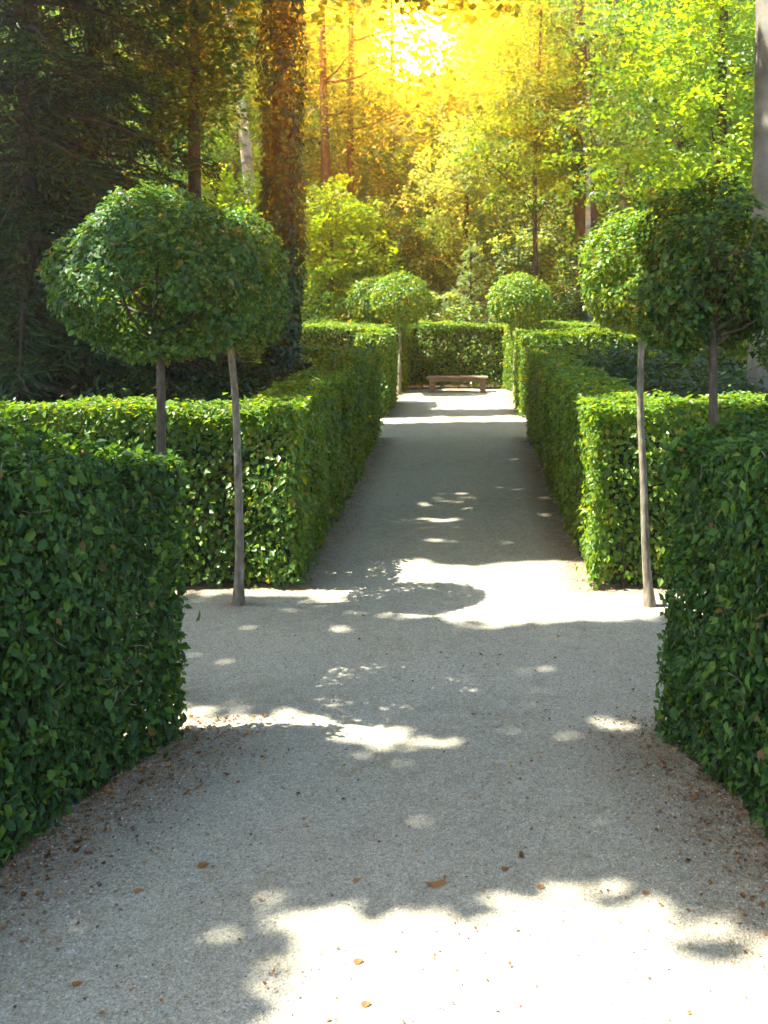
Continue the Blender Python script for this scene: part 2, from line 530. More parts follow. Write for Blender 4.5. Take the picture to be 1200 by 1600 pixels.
def stems(parent, line, n, zmax, spread=.12, z0=.0):
    parts = []
    line = np.array(line, float)
    seg = np.linalg.norm(np.diff(line, axis=0), axis=1)
    cum = np.r_[0, np.cumsum(seg)]
    for i in range(n):
        s = R.uniform(0, cum[-1]); k = min(np.searchsorted(cum, s, 'right') - 1, len(seg) - 1)
        p = line[k] + (line[k + 1] - line[k]) * ((s - cum[k]) / seg[k])
        a = np.array([p[0] + R.normal(0, spread * .5), p[1] + R.normal(0, spread * .5), z0])
        b = a + np.array([R.normal(0, .05), R.normal(0, .05), R.uniform(.4, 1) * zmax])
        parts.append(tube_arrays(wander(a, b, 5, .03, int(R.integers(1e6))), np.linspace(.009, .003, 5) * R.uniform(.7, 1.4), 5))
    V, F = merge(parts)
    o = link('stems', tri_mesh('stems', V, F, B_twig, smooth=True), parent)
    o['kind'] = 'stuff'
    return o

def top_patch(quad, dm=1.2):
    return (quad, (0, 0, 1), dm)

def build_hedge(root, patches, dens, size, T, mat, singles=0, depth=.10, jit=.55, wide=.9, smat=None):
    P, N = hedge_points(patches, dens, depth)
    ok = P[:, 2] > (.03 if singles else .05 + .09 * R.random(len(P)))
    P, N = P[ok], N[ok]
    s = size * np.clip(R.normal(1, .32, len(P)), .4, 1.75)
    N2, D = orient(N, jit)
    if singles:
        px = 728 + 1700 * P[:, 0] / P[:, 1]; py = 447 + 1700 * (CAM_H - P[:, 2]) / np.maximum(P[:, 1], .1)
        face = -np.sum(N * (P - np.array([0, 0, CAM_H])), 1) > 0
        vis = (px > 5) & (px < 1195) & (py > 5) & (py < 1595) & face
        dpt = np.sum((P - P.mean(0)) * N, 1)
        score = np.where(vis, s / P[:, 1], -1)
        # only leaves that stand proud of the face count as seen
        proud = np.zeros(len(P), bool)
        for (q, nr, _d) in patches:
            nr = np.array(nr, float); nr /= np.linalg.norm(nr)
            sel = (N @ nr) > .999
            dd = (P - np.array(q[0])) @ nr
            proud |= sel & (dd > .012)
        score = np.where(proud, score, -1)
        idx = np.argsort(-score)[:singles]
        idx = idx[score[idx] > 0]
        single_leaves(P[idx], N2[idx] * .7 + N[idx] * .5, D[idx], s[idx] * 1.05, smat, root)
        keep = np.ones(len(P), bool); keep[idx] = False
        P, N, N2, D, s = P[keep], N[keep], N2[keep], D[keep], s[keep]
    leaves('foliage', P, N2, D, s, T, mat, root, wide=wide)

# --- the two big hedges in front
A, B, Cc, Dd = (-1.77, 6.77), (-2.42, 4.75), (-3.1, 2.6), (-4.9, 2.6)
E = (-4.9, 6.0)
Mm = (-2.9, 6.45)
polyL = [A, Mm, E, Dd, Cc, B]
zL = [1.73, 2.06, 2.12, 2.15, 2.10, 1.96]
h = empty('hedge', (-2.6, 5.2, 0), 'shaded hedge with a backlit yellow-green end, under the loose shaggy ball tree', 'hedge', 'clipped hedges along the path')
pat = prism_patches(polyL, zL, skip=(2, 3), dm={0: 1, 1: .5, 4: .45})
pat += [top_patch(((*B, 1.96), (*A, 1.73), (*Mm, 2.06), (-3.6, 4.7, 2.12)), 1.0), top_patch(((-3.6, 4.7, 2.12), (*Mm, 2.06), (*E, 2.12), (*Dd, 2.15)), .4)]
build_hedge(h, pat, 3500, .051, T4, M_hedge, 300, .11, .62, .9, smat=M_hedge1)
V, F = core(polyL, [z - .02 for z in zL], .26, .0)
o = link('inside', tri_mesh('inside', V, np.array(F), M_core), h); o['kind'] = 'stuff'
FRONT_L = pat
stems(h, [(-1.95, 6.6), (-2.6, 4.75), (-3.2, 2.8)], 60, 1.5)

A, B, Cc, Dd, E = (1.26, 6.87), (1.60, 5.3), (2.05, 2.6), (4.6, 2.6), (4.6, 6.95)
Mm = (2.0, 6.9)
polyR = [A, B, Cc, Dd, E, Mm]
zR = [1.78, 1.97, 2.1, 2.15, 2.12, 2.06]
h = empty('hedge', (2.2, 5.2, 0), 'dark shaded hedge right of the path in front, under the darkest ball tree', 'hedge', 'clipped hedges along the path')
pat = prism_patches(polyR, zR, skip=(2, 3), dm={4: .3, 5: .6, 1: .45})
pat += [top_patch(((*A, 1.78), (*B, 1.97), (2.9, 5.2, 2.12), (*Mm, 2.06)), 1.0), top_patch(((*Mm, 2.06), (2.9, 5.2, 2.12), (*Dd, 2.15), (*E, 2.12)), .4)]
build_hedge(h, pat, 3500, .051, T4, M_hedge, 300, .11, .62, .9, smat=M_hedge1)
V, F = core(polyR, [z - .02 for z in zR], .26, .0)
o = link('inside', tri_mesh('inside', V, np.array(F), M_core), h); o['kind'] = 'stuff'
FRONT_R = pat
stems(h, [(1.45, 6.7), (1.8, 5.2), (2.2, 2.8)], 60, 1.5)

def cut_twigs(root, patches, n):
    P, N = hedge_points(patches, n / sum(.5 * np.linalg.norm(np.cross(np.subtract(q[1], q[0]), np.subtract(q[3], q[0]))) * 2 for q, _n, _d in patches), .05)
    D = unit(N + R.normal(0, .7, P.shape) + (0, 0, .4))
    L = R.uniform(.06, .16, len(P))
    V, F = merge([tube_arrays(wander(p - d * l * .6, p + d * l * .45, 4, .06, int(R.integers(1e6))), np.array([.0032, .003, .0026, .0022]), 4) for p, d, l in zip(P, D, L)])
    o = link('twigs', tri_mesh('twigs', V, F, B_young, smooth=True), root)
    o['kind'] = 'stuff'
for hname, pts in (('hedge', FRONT_L), ('hedge.001', FRONT_R)):
    cut_twigs(bpy.data.objects[hname], pts, 420)

# --- hedges round the two wooded quarters behind the crossing
def quarter(side, label):
    s = side
    xi = -1.56 if s < 0 else 1.135        # face along the path
    xo = xi + s * .62
    xe = -5.8 if s < 0 else 5.2
    zt = 1.70
    h = empty('hedge', (xi, 10, 0), label, 'hedge', 'clipped hedges along the path')
    y0, y1, t = 9.95, 20.0, .68
    z1 = 1.64
    n = (1, 0, 0) if s < 0 else (-1, 0, 0)
    def q(a, b, za, zb):
        return ((*a, 0.0), (*b, 0.0), (*b, zb), (*a, za))
    pats = [
        (q((xe, y0), (xi, y0), zt, zt), (0, -1, 0), 1.0),
        (q((xi, y0), (xi, y1), zt, z1), n, .95),
        (q((xi, y1), (xe, y1), z1, z1), (0, 1, 0), .3),
        (q((xo, y0 + t), (xe, y0 + t), zt, zt), (0, 1, 0), .4),
        (q((xo, y0 + t), (xo, y1 - t), zt, z1), (-n[0], 0, 0), .4),
        top_patch(((xe, y0, zt), (xi, y0, zt), (xi, y0 + t, zt), (xe, y0 + t, zt)), 1.6),
        top_patch(((xo, y0 + t, zt), (xi, y0 + t, zt), (xi, y1, z1), (xo, y1, z1)), 1.5),
        top_patch(((xe, y1 - t, z1), (xo, y1 - t, z1), (xo, y1, z1), (xe, y1, z1)), 1.2),
    ]
    build_hedge(h, pats, 1800, .055, T2, M_light if s > 0 else M_hl, 0, .09, .5)
    parts, k = [], 0
    for poly in ([(xe, y0), (xi, y0), (xi, y0 + t), (xe, y0 + t)], [(xo, y0 + t - .3), (xi, y0 + t - .3), (xi, y1), (xo, y1)], [(xe, y1 - t), (xo + .3 * -s, y1 - t), (xo + .3 * -s, y1), (xe, y1)]):
        if s > 0:
            poly = poly[::-1]
        V, F = core(poly, [1.6] * 4, .20, .03)
        parts.append((V, np.array(F)))
    V, F = merge(parts)
    o = link('inside', tri_mesh('inside', V, F, M_core), h); o['kind'] = 'stuff'
    stems(h, [(xe, y0 + .12), (xi - s * -.12, y0 + .12), (xi + s * .12, y1 - .1)], 110, 1.3, .08)
    return h
M_hl = leaf_mat('half_lit_hedge_leaf', [(0, (.030, .085, .008)), (.5, (.062, .142, .010)), (.9, (.11, .195, .014)), (1, (.18, .16, .02))], .45)  # some sunlight painted in: tone between shaded and sunlit hedge leaves
quarter(-1, 'long hedge wrapping the dark spruce corner, behind two trunks with merging crowns')
quarter(1, 'sunlit bright green clipped hedge corner behind the right-hand pale slender trunk')

# --- hedges at the bench clearing
for s, lab in ((-1, 'small distant hedge block left of the bench, past a gap in the long hedge'), (1, 'distant hedge block with a sunlit side, right of the path just before the bench')):
    xi = -1.68 if s < 0 else 1.16
    xo = xi + s * (.62 if s < 0 else 3.5)
    n = (1, 0, 0) if s < 0 else (-1, 0, 0)
    h = empty('hedge', (xi, 23, 0), lab, 'hedge', 'clipped hedges along the path')
    y0, y1, zt = 22.9, 26.0, 1.77
    pats = [(((xo, y0, 0), (xi, y0, 0), (xi, y0, zt), (xo, y0, zt)), (0, -1, 0), 1),
            (((xi, y0, 0), (xi, y1, 0), (xi, y1, zt), (xi, y0, zt)), n, 1),
            (((xi, y1, 0), (xo, y1, 0), (xo, y1, zt), (xi, y1, zt)), (0, 1, 0), .5),
            (((xo, y0, 0), (xo, y1, 0), (xo, y1, zt), (xo, y0, zt)), (-n[0], 0, 0), .5),
            top_patch(((xo, y0, zt), (xi, y0, zt), (xi, y1, zt), (xo, y1, zt)), 1.4)]
    build_hedge(h, pats, 1150, .067, T2, M_light, 0, .07, .5)
    poly = [(xo, y0), (xi, y0), (xi, y1), (xo, y1)]
    V, F = core(poly[::1] if s < 0 else poly[::-1], [zt] * 4, .17, .03)
    o = link('inside', tri_mesh('inside', V, np.array(F), M_core), h); o['kind'] = 'stuff'

h = empty('hedge', (-.3, 30, 0), 'wide clipped hedge wall with a recess behind the wooden bench at the path end', 'hedge', 'clipped hedges along the path')
xl, xr, yb, yf, zt = -1.50, .96, 29.3, 28.15, 1.79
pats = [(((xl, yb, .14), (xr, yb, .14), (xr, yb, zt), (xl, yb, zt)), (0, -1, 0), 1),
        (((-1.68, yf, 0), (xl, yb, 0), (xl, yb, zt), (-1.68, yf, zt)), (1, -.1, 0), 1),
        (((xr, yb, 0), (1.2, yf, 0), (1.2, yf, zt), (xr, yb, zt)), (-1, -.1, 0), 1.2),
        (((-9, yf + .2, 0), (-1.68, yf, 0), (-1.68, yf, zt), (-9, yf + .2, zt)), (0, -1, 0), 1),
        (((1.2, yf, 0), (8, yf + .2, 0), (8, yf + .2, zt), (1.2, yf, zt)), (0, -1, 0), 1),
        top_patch(((-9, yf + .2, zt), (-1.68, yf, zt), (xl, 30, zt), (-9, 30, zt)), 1.3),
        top_patch(((1.2, yf, zt), (8, yf + .2, zt), (8, 30, zt), (xr, 30, zt)), 1.3),
        top_patch(((xl, yb, zt), (xr, yb, zt), (xr, 30, zt), (xl, 30, zt)), 1.4),
        (((xl, 30, .2), (xr, 30, .2), (xr, 30, zt), (xl, 30, zt)), (0, 1, 0), .5)]
build_hedge(h, pats, 1150, .067, T2, M_light, 0, .07, .5)
parts = []
for poly, zb in (([(xl - .3, yb), (xr + .3, yb), (xr + .3, 30), (xl - .3, 30)], .22), ([(-9, yf + .2), (-1.68, yf), (-1.52, 29.5), (-9, 30)], .03), ([(1.2, yf), (8, yf + .2), (8, 30), (.98, 29.5)], .03)):
    V, F = core(poly, [zt] * 4, .16, zb)
    parts.append((V, np.array(F)))
V, F = merge(parts)
o = link('inside', tri_mesh('inside', V, F, M_core), h); o['kind'] = 'stuff'
stems(h, [(xl, yb + .2), (xr, yb + .2)], 26, .6, .1)

# ------------------------------------------------------------------ bench
def box_arrays(x0, x1, y0, y1, z0, z1, bev=.008):
    import bmesh
    bm = bmesh.new()
    bmesh.ops.create_cube(bm, size=1)
    for v in bm.verts:
        v.co = ((x0 + x1) / 2 + v.co.x * (x1 - x0), (y0 + y1) / 2 + v.co.y * (y1 - y0), (z0 + z1) / 2 + v.co.z * (z1 - z0))
    bmesh.ops.bevel(bm, geom=bm.edges[:], offset=bev, segments=1, affect='EDGES')
    bmesh.ops.triangulate(bm, faces=bm.faces[:])
    bm.verts.ensure_lookup_table()
    V = np.array([v.co[:] for v in bm.verts]); F = np.array([[v.index for v in f.verts] for f in bm.faces])
    bm.free()
    return V, F
def box(name, dims, mat, parent, bev=.008):
    V, F = box_arrays(*dims, bev)
    return link(name, tri_mesh(name, V, F, mat), parent)
bx, by, bz = -.22, 28.45, .025
bench = empty('garden_bench', (bx, by, bz), 'low backless reddish brown wooden bench standing before the hedge wall at the path end', 'bench')
for k in range(3):
    y = by - .21 + k * .145
    box('seat_plank', (bx - .80, bx + .80, y, y + .137, bz + .370, bz + .415), M_bench, bench)
box('apron', (bx - .74, bx + .74, by - .185, by - .15, bz + .285, bz + .368), M_bench, bench)
box('apron', (bx - .74, bx + .74, by + .15, by + .185, bz + .285, bz + .368), M_bench, bench)
for s in (-1, 1):
    for yy in (-.16, .06):
        box('leg', (bx + s * .66 - .075, bx + s * .66 + .075, by + yy, by + yy + .1, bz - .02, bz + .284), M_bench, bench)

# ------------------------------------------------------------------ ball-headed trees
def ball_tree(base, top, crown_c, crown_r, label, n_leaf, size, T, mat, seed, tr=.04, loose=.0, singles=0, holes=.0, bend=.012, under=0, bk=None):
    bk = bk or B_young
    base = np.array(base, float); top = np.array(top, float); cc = np.array(crown_c, float); cr = np.array(crown_r, float)
    t = empty('ball_tree', base, label, 'tree', 'ball-headed trees lining the crossings')
    L = wander(base, top, 14, bend, seed)
    f = np.linspace(0, 1, 14)
    L2 = np.vstack([L, wander(top, cc + np.array([0, 0, cr[2] * .55]), 6, .03, seed + 1)[1:]])
    rad = np.r_[tr * (1 - .28 * f) * (1 + .55 * np.exp(-f * 14)), np.linspace(tr * .68, tr * .25, 5)]
    tube('trunk', L2, rad, bk, t, 10, .06, seed)
    rr = np.random.default_rng(seed + 5)
    tips = []
    nb = 11
    for k in range(nb):
        a = k * 2.4 + rr.uniform(-.3, .3)
        h0 = top + (cc - top) * rr.uniform(.0, 1.0)
        el = rr.uniform(-.35, .9)
        tip = cc + cr * .88 * np.array([math.cos(a) * math.cos(el), math.sin(a) * math.cos(el), math.sin(el)])
        P = wander(h0, tip, 7, .06, seed + 20 + k)
        tube('branch', P, np.linspace(tr * .34, .004, 7), bk, t, 5)
        tips.append(tip)
    # leaves: mostly in the clipped outer shell
    nz = Noise(2.2, 12, seed + 9); nz2 = Noise(5.5, 14, seed + 10)
    m = int(n_leaf * 1.7)
    d = unit(rr.normal(0, 1, (m, 3)))
    r = np.where(rr.random(m) < .74, 1 - rr.exponential(.09, m), rr.random(m) ** .5)
    r *= 1 + loose * .12 * nz(d * 1.5) + .035 * nz2(d * 2)
    P = cc + d * np.clip(r, .15, 1.25)[:, None] * cr
    if holes:
        hv = nz(P * 1.9 / cr.max() * .6) + .45 * nz2(P * 1.3)
        P_ok = hv > np.quantile(hv, holes)
        P, d = P[P_ok], d[P_ok]
    P, d = P[:n_leaf], d[:n_leaf]
    n = len(P)
    N = unit(d * .8 + rr.normal(0, .5, (n, 3)) + np.array([0, 0, .45]))
    D = rr.normal(0, .8, (n, 3)) + d * .7 + np.array([0, 0, -.5])
    s = size * np.clip(rr.normal(1, .22, n), .5, 1.5)
    low = d[:, 2] < -.35
    if under:
        leaves('yellowing_foliage', P[low], N[low], D[low], s[low], T, M_yell, t)
        P, N, D, s, d = P[~low], N[~low], D[~low], s[~low], d[~low]
    if singles:
        tocam = unit(np.array([[0, 0, CAM_H]]) - P)
        q = np.linalg.norm((P - cc) / cr, axis=1)
        px = 728 + 1700 * P[:, 0] / P[:, 1]
        sc_ = np.where((np.sum(tocam * d, 1) > .25) & (q > .97) & (px < 1195), s, -1)
        idx = np.argsort(-sc_)[:singles]; idx = idx[sc_[idx] > 0]
        single_leaves(P[idx], N[idx], D[idx], s[idx], M_crown1, t)
        k = np.ones(len(P), bool); k[idx] = False
        P, N, D, s = P[k], N[k], D[k], s[k]
    leaves('crown', P, N, D, s, T, mat, t)
    return t

ball_tree((-2.06, 7.4, .02), (-2.08, 7.4, 2.3), (-2.08, 7.4, 2.87), (.70, .70, .60), 'loose shaggy ball tree with the biggest crown, rising behind the front left hedge', 17000, .044, T4, M_crown, 111, .040, loose=.45, singles=300, holes=.20, bk=B_dark)
ball_tree((-1.98, 9.45, .02), (-2.08, 9.5, 2.42), (-2.05, 9.5, 2.86), (.50, .50, .60), 'slender pale trunk ball tree standing on the gravel at the left hedge corner', 11000, .043, T4, M_crown, 202, .040, loose=.4, singles=260, holes=.08)
ball_tree((1.60, 9.45, .02), (1.54, 9.5, 2.42), (1.50, 9.5, 2.90), (.50, .50, .53), 'bright sunlit ball tree with a bent pale trunk on gravel, before the lit hedge corner', 10000, .047, T4, M_light, 303, .040, loose=.2, singles=0, holes=.05, bend=.02, under=1)
ball_tree((1.66, 7.3, .02), (1.66, 7.3, 2.3), (1.71, 7.3, 2.88), (.52, .52, .62), 'darkest ball tree in full shade, rising behind the front right hedge', 10500, .050, T4, M_hedge, 404, .040, loose=.8, singles=300, holes=.28, bk=B_dark)
ball_tree((-1.71, 27.8, .02), (-1.71, 27.8, 1.9), (-1.66, 27.8, 2.48), (.76, .76, .66), 'distant ball tree left of the bench, its whole pale trunk visible', 4200, .085, T2, M_light, 505, .05)
ball_tree((-2.24, 31.3, .02), (-2.24, 31.3, 1.9), (-2.55, 31.3, 2.36), (.86, .8, .72), 'distant ball tree half hidden behind another, left of the bench', 4200, .09, T2, M_light, 606, .05)
ball_tree((1.25, 27.8, .02), (1.25, 27.8, 1.9), (1.38, 27.8, 2.46), (.80, .76, .68), 'distant round ball tree right of the bench, in front of its twin', 4400, .085, T2, M_light, 707, .05)
ball_tree((1.57, 31.3, .02), (1.57, 31.3, 1.9), (1.57, 31.3, 2.42), (.78, .76, .68), 'farther round ball tree right of the bench, behind its twin', 4000, .09, T2, M_light, 808, .05)

# ------------------------------------------------------------------ woodland trees
def glow_thin(P, lo=.35):
    """true where leaves stay: foliage is thinned to let the added sky glow through"""
    v = P - np.array([0, 0, CAM_H])
    az = np.degrees(np.arctan2(v[:, 0], v[:, 1]) - math.atan2(GLOW.x, GLOW.y))
    el = np.degrees(np.arctan2(v[:, 2], np.hypot(v[:, 0], v[:, 1])) - math.asin(GLOW.z))
    a = np.hypot(az, np.where(el < 0, el * 1.6, el))
    keep = np.clip((a - .6) / 7.5, lo * .6, 1)
    return R.random(len(P)) < keep

def sprays(centres, per, rad, size, flat=.35, droop=.25, seed=0, tilt=.35):
    """layered sprays of leaves round the given points"""
    r = np.random.default_rng(seed)
    n = len(centres)
    nrm = unit(r.normal(0, tilt, (n, 3)) + np.array([0, 0, 1.0]))
    a = unit(np.cross(nrm, r.normal(0, 1, (n, 3)))); b = np.cross(nrm, a)
    k = per
    th = r.uniform(0, 2 * PI, (n, k)); q = np.sqrt(r.random((n, k))) * rad * r.uniform(.6, 1.4, (n, 1))
    P = centres[:, None] + (np.cos(th) * q)[..., None] * a[:, None] * 1.35 + (np.sin(th) * q)[..., None] * b[:, None] * .75
    P = P + nrm[:, None] * r.normal(0, flat * rad, (n, k))[..., None]
    P[..., 2] -= droop * q * q / max(rad, .01)
    N = nrm[:, None] + r.normal(0, .42, (n, k, 3))
    D = np.cos(th)[..., None] * a[:, None] + np.sin(th)[..., None] * b[:, None] + r.normal(0, .5, (n, k, 3)) + np.array([0, 0, -.4])
    S = size * np.clip(r.normal(1, .25, (n, k)), .5, 1.7)
    tint = np.clip(r.random((n, 1)) * .55 + r.random((n, k)) * .45, 0, 1)
    return P.reshape(-1, 3), unit(N.reshape(-1, 3)), D.reshape(-1, 3), S.ravel(), tint.ravel()

def wood_tree(name, base, height, tr, label, cat='tree', bark_m=None, crown=None, mat=None, n=60, per=90, srad=.6, size=.10, seed=0,
              lean=(0, 0), group='trees of the wood', limbs=7, thin=True, flat=.25, bend=.01, shell=.35, seg=12, rough=.05):
    base = np.array(base, float)
    top = base + np.array([lean[0], lean[1], height])
    t = empty(name, base, label, cat, group)
    L = wander(base, top, 16, bend, seed)
    f = np.linspace(0, 1, 16)
    tube('trunk', L, tr * (1 - .72 * f) * (1 + .35 * np.exp(-f * 22)), bark_m or B_brown, t, seg, rough, seed)
    if crown is None:
        return t
    cc, cr = np.array(crown[0], float), np.array(crown[1], float)
    r = np.random.default_rng(seed + 3)
    d = unit(r.normal(0, 1, (n, 3)))
    q = r.random(n) ** shell
    c = cc + d * q[:, None] * cr
    c = c[c[:, 2] > .25]
    for k in range(min(limbs, len(c))):
        z = np.clip(c[k, 2] - r.uniform(.4, 1.4), base[2] + .5, top[2] - .3)
        a = L[np.argmin(np.abs(L[:, 2] - z))]
        tube('limb', wander(a, c[k], 8, .06, seed + 40 + k), np.linspace(tr * .26, .012, 8), bark_m or B_brown, t, 6, .03, seed)
    P, N, D, S, tint = sprays(c, per, srad, size, flat, .2, seed + 4)
    ok = P[:, 2] > .1
    if thin:
        ok &= glow_thin(P)
    leaves('crown', P[ok], N[ok], D[ok], S[ok], T2, mat, t, tint[ok])
    return t

def X(px, Y):
    return (px - 728) * Y / 1700
def Z(py, Y):
    return CAM_H + (447 - py) * Y / 1700

# big ivy trunk inside the left quarter
t = wood_tree('ivy_clad_tree', (X(441, 17.8), 17.8, 0), 12, .25, 'tall dark straight trunk thickly clad in ivy, left of centre behind the clipped hedge', bark_m=B_brown, seed=11, bend=.004,
              crown=((X(441, 17.8) - .5, 18.5, 11.5), (3.2, 3.2, 2.6)), mat=M_wood1, n=70, per=110, size=.12)
k = 7500
z = R.uniform(0, 9, k); an = R.uniform(0, 2 * PI, k); rr_ = .27 + .05 * np.sin(z * 2.1 + an * 2) + np.abs(R.normal(0, .045, k))
P = np.stack([X(441, 17.8) + np.cos(an) * rr_, 17.8 + np.sin(an) * rr_, z], -1)
d = np.stack([np.cos(an), np.sin(an), np.zeros(k)], -1)
leaves('ivy', P, unit(d + R.normal(0, .35, (k, 3)) + (0, 0, .3)), R.normal(0, .5, (k, 3)) + (0, 0, -1), np.full(k, .095) * R.uniform(.6, 1.3, k), T2, M_wood2, t, wide=1.3)

# great smooth trunk at the right
wood_tree('beech_tree', (X(1214, 13.4), 13.4, 0), 13, .40, 'huge smooth grey trunk at the right edge, behind the darkest ball tree', bark_m=B_beech, seed=21, bend=.003, rough=.03, seg=28,
          crown=((4.6, 14.5, 11.8), (3.6, 3.6, 2.4)), mat=M_wood1, n=90, per=110, size=.12)
# leaning pale birch
wood_tree('birch_tree', (X(428, 35), 35, 0), 13, .30, 'pale leaning birch trunk glimpsed left of the ivy-clad trunk', bark_m=B_birch, seed=31, lean=(-1.6, 0), bend=.003,
          crown=((X(350, 35), 35.5, 13.3), (2.6, 2.4, 2.2)), mat=M_wood1, n=40, per=90, size=.11)
wood_tree('birch_tree', (X(918, 31), 31, 0), 9, .12, 'thin white birch stem low beside the bright right ball tree, beyond the hedges', bark_m=B_birch, seed=32, bend=.004,
          crown=((X(930, 31), 31.5, 7.5), (1.6, 1.6, 1.8)), mat=M_wood1, n=24, per=80, size=.11)
# brown trunks right of the sky glow
wood_tree('beech_tree', (X(926, 32), 32, 0), 15, .42, 'thick brown trunk at the right of the sky glow, half hidden by leafy layers', seed=41, lean=(-.5, 0), bend=.004,
          crown=((X(905, 33), 33.6, 9.6), (3.4, 1.8, 3.8)), mat=M_wood1, n=120, per=95, size=.115, flat=.12)
wood_tree('beech_tree', (X(985, 38), 38, 0), 15, .30, 'slimmer brown trunk farther back, next to the thick brown one', seed=42, lean=(-.6, 0), bend=.004,
          crown=((X(1000, 38), 38, 8.4), (4.2, 3, 4.6)), mat=M_wood1, n=120, per=95, size=.12, flat=.12)
# thin trunks by the glow
for px, Y, lab, r_ in ((507, 40, 'thin straight trunk silhouetted left of the sky glow, nearest the ivy-clad trunk', .24), (549, 43, 'thin straight trunk silhouetted left of the sky glow, nearer to it', .22), (612, 52, 'faint trunk standing right beneath the sky glow', .26), (845, 50, 'dim distant trunk among yellow leaves right of the sky glow', .26)):
    wood_tree('oak_tree', (X(px, Y), Y, 0), 17, r_, lab, seed=px, bend=.006,
              crown=((X(px, Y), Y + .5, 13), (4.0, 3, 5.6)), mat=M_wood1, n=95, per=80, size=.15, srad=.8)
# bright backlit tree left of centre
wood_tree('field_maple', (X(520, 33), 33, 0), 5.4, .11, 'small bright lime green maple right of the ivy-clad trunk', seed=51, crown=((X(530, 33), 33, 3.9), (1.75, 1.4, 2.3)), mat=M_bright, n=95, per=80, srad=.42, size=.14, thin=False)
wood_tree('field_maple', (X(590, 36), 36, 0), 4.8, .10, 'dull green maple under the sky glow, beside the lime green one', seed=52, crown=((X(610, 36), 36, 3.4), (1.6, 1.3, 2.2)), mat=M_wood1, n=80, per=80, srad=.42, size=.14, thin=False)
# pale grey-green tree in the middle
wood_tree('willow_tree', (X(730, 37), 37, 0), 8.6, .14, 'pale grey-green leafy tree right beneath the sky glow, behind the feathery plant', seed=61, crown=((X(735, 37), 37, 4.6), (2.3, 1.6, 4.0)), mat=M_pale, n=230, per=80, srad=.45, size=.125, thin=False)
wood_tree('willow_tree', (X(835, 36), 36, 0), 6, .12, 'pale leafy small tree beyond the right distant ball tree', seed=62, crown=((X(840, 36), 36, 3.6), (1.7, 1.4, 2.8)), mat=M_pale, n=80, per=80, srad=.45, size=.12)
# layered beech foliage on the right
spec = [((X(1060, 26), 26), 13, .2, (X(1050, 25), 25, 6.2), (2.6, 2, 4.6), M_wood1, 'layered leafy young beech left of the great grey trunk'),
        ((X(1130, 20), 20), 11, .16, (X(1120, 20), 20, 5.6), (1.6, 1.6, 4.4), M_bright, 'fresh green young beech with low sprays close to the great grey trunk'),
        ((X(845, 31), 31), 13, .08, (X(825, 31), 31, 8.2), (2.0, 1.8, 3.6), M_wood1, 'golden green beech with flat leaf layers right of the sky glow'),
        ((X(1030, 33.5), 33.5), 9, .16, (X(1025, 33.5), 33.5, 3.4), (2.8, 1.6, 2.4), M_wood2, 'deep green low-branched beech behind the right ball trees'),
        ((X(1230, 24), 24), 12, .2, (X(1250, 24), 24, 5), (2.6, 2, 5), M_wood2, 'dark leafy beech beyond the great grey trunk')]
for i, (b, hh, tr_, cc, cr, m_, lab) in enumerate(spec):
    wood_tree('young_beech_tree', (*b, 0), hh, tr_, lab, seed=70 + i, crown=(cc, cr), mat=m_, n=190, per=85, srad=.62, size=.11, flat=.12)
# left middle trees
spec = [((X(292, 19), 19), 10, .16, (X(280, 19), 19, 7.3), (1.25, 1.5, 2.3), M_far, 'dim leafy tree between the spruces and the pale leaning trunk'),
        ((X(300, 35), 35), 15, .24, (X(285, 35), 35, 8.2), (4.0, 2.4, 6.0), M_wood1, 'taller dim broadleaf tree far behind the shaggy ball tree'),
        ((X(385, 38), 38), 15, .2, (X(375, 38), 38, 8.6), (2.4, 2.0, 5.6), M_far, 'olive green broadleaf tree around the pale leaning trunk'),
        ((X(340, 24), 24), 5, .12, (X(365, 24), 24, 3.6), (1.4, 1.2, 1.8), M_bright, 'sun-flecked young tree just above the left ball tree crowns'),
        ((X(170, 31), 31), 15, .24, (X(200, 31), 31, 8.5), (3.6, 2.6, 6.0), M_wood1, 'half-lit broadleaf tree showing between conifer branches')]
for i, (b, hh, tr_, cc, cr, m_, lab) in enumerate(spec):
    wood_tree('broadleaf_tree', (*b, 0), hh, tr_, lab, seed=90 + i, crown=(cc, cr), mat=m_, n=130, per=85, srad=.55, size=.115, flat=.2)

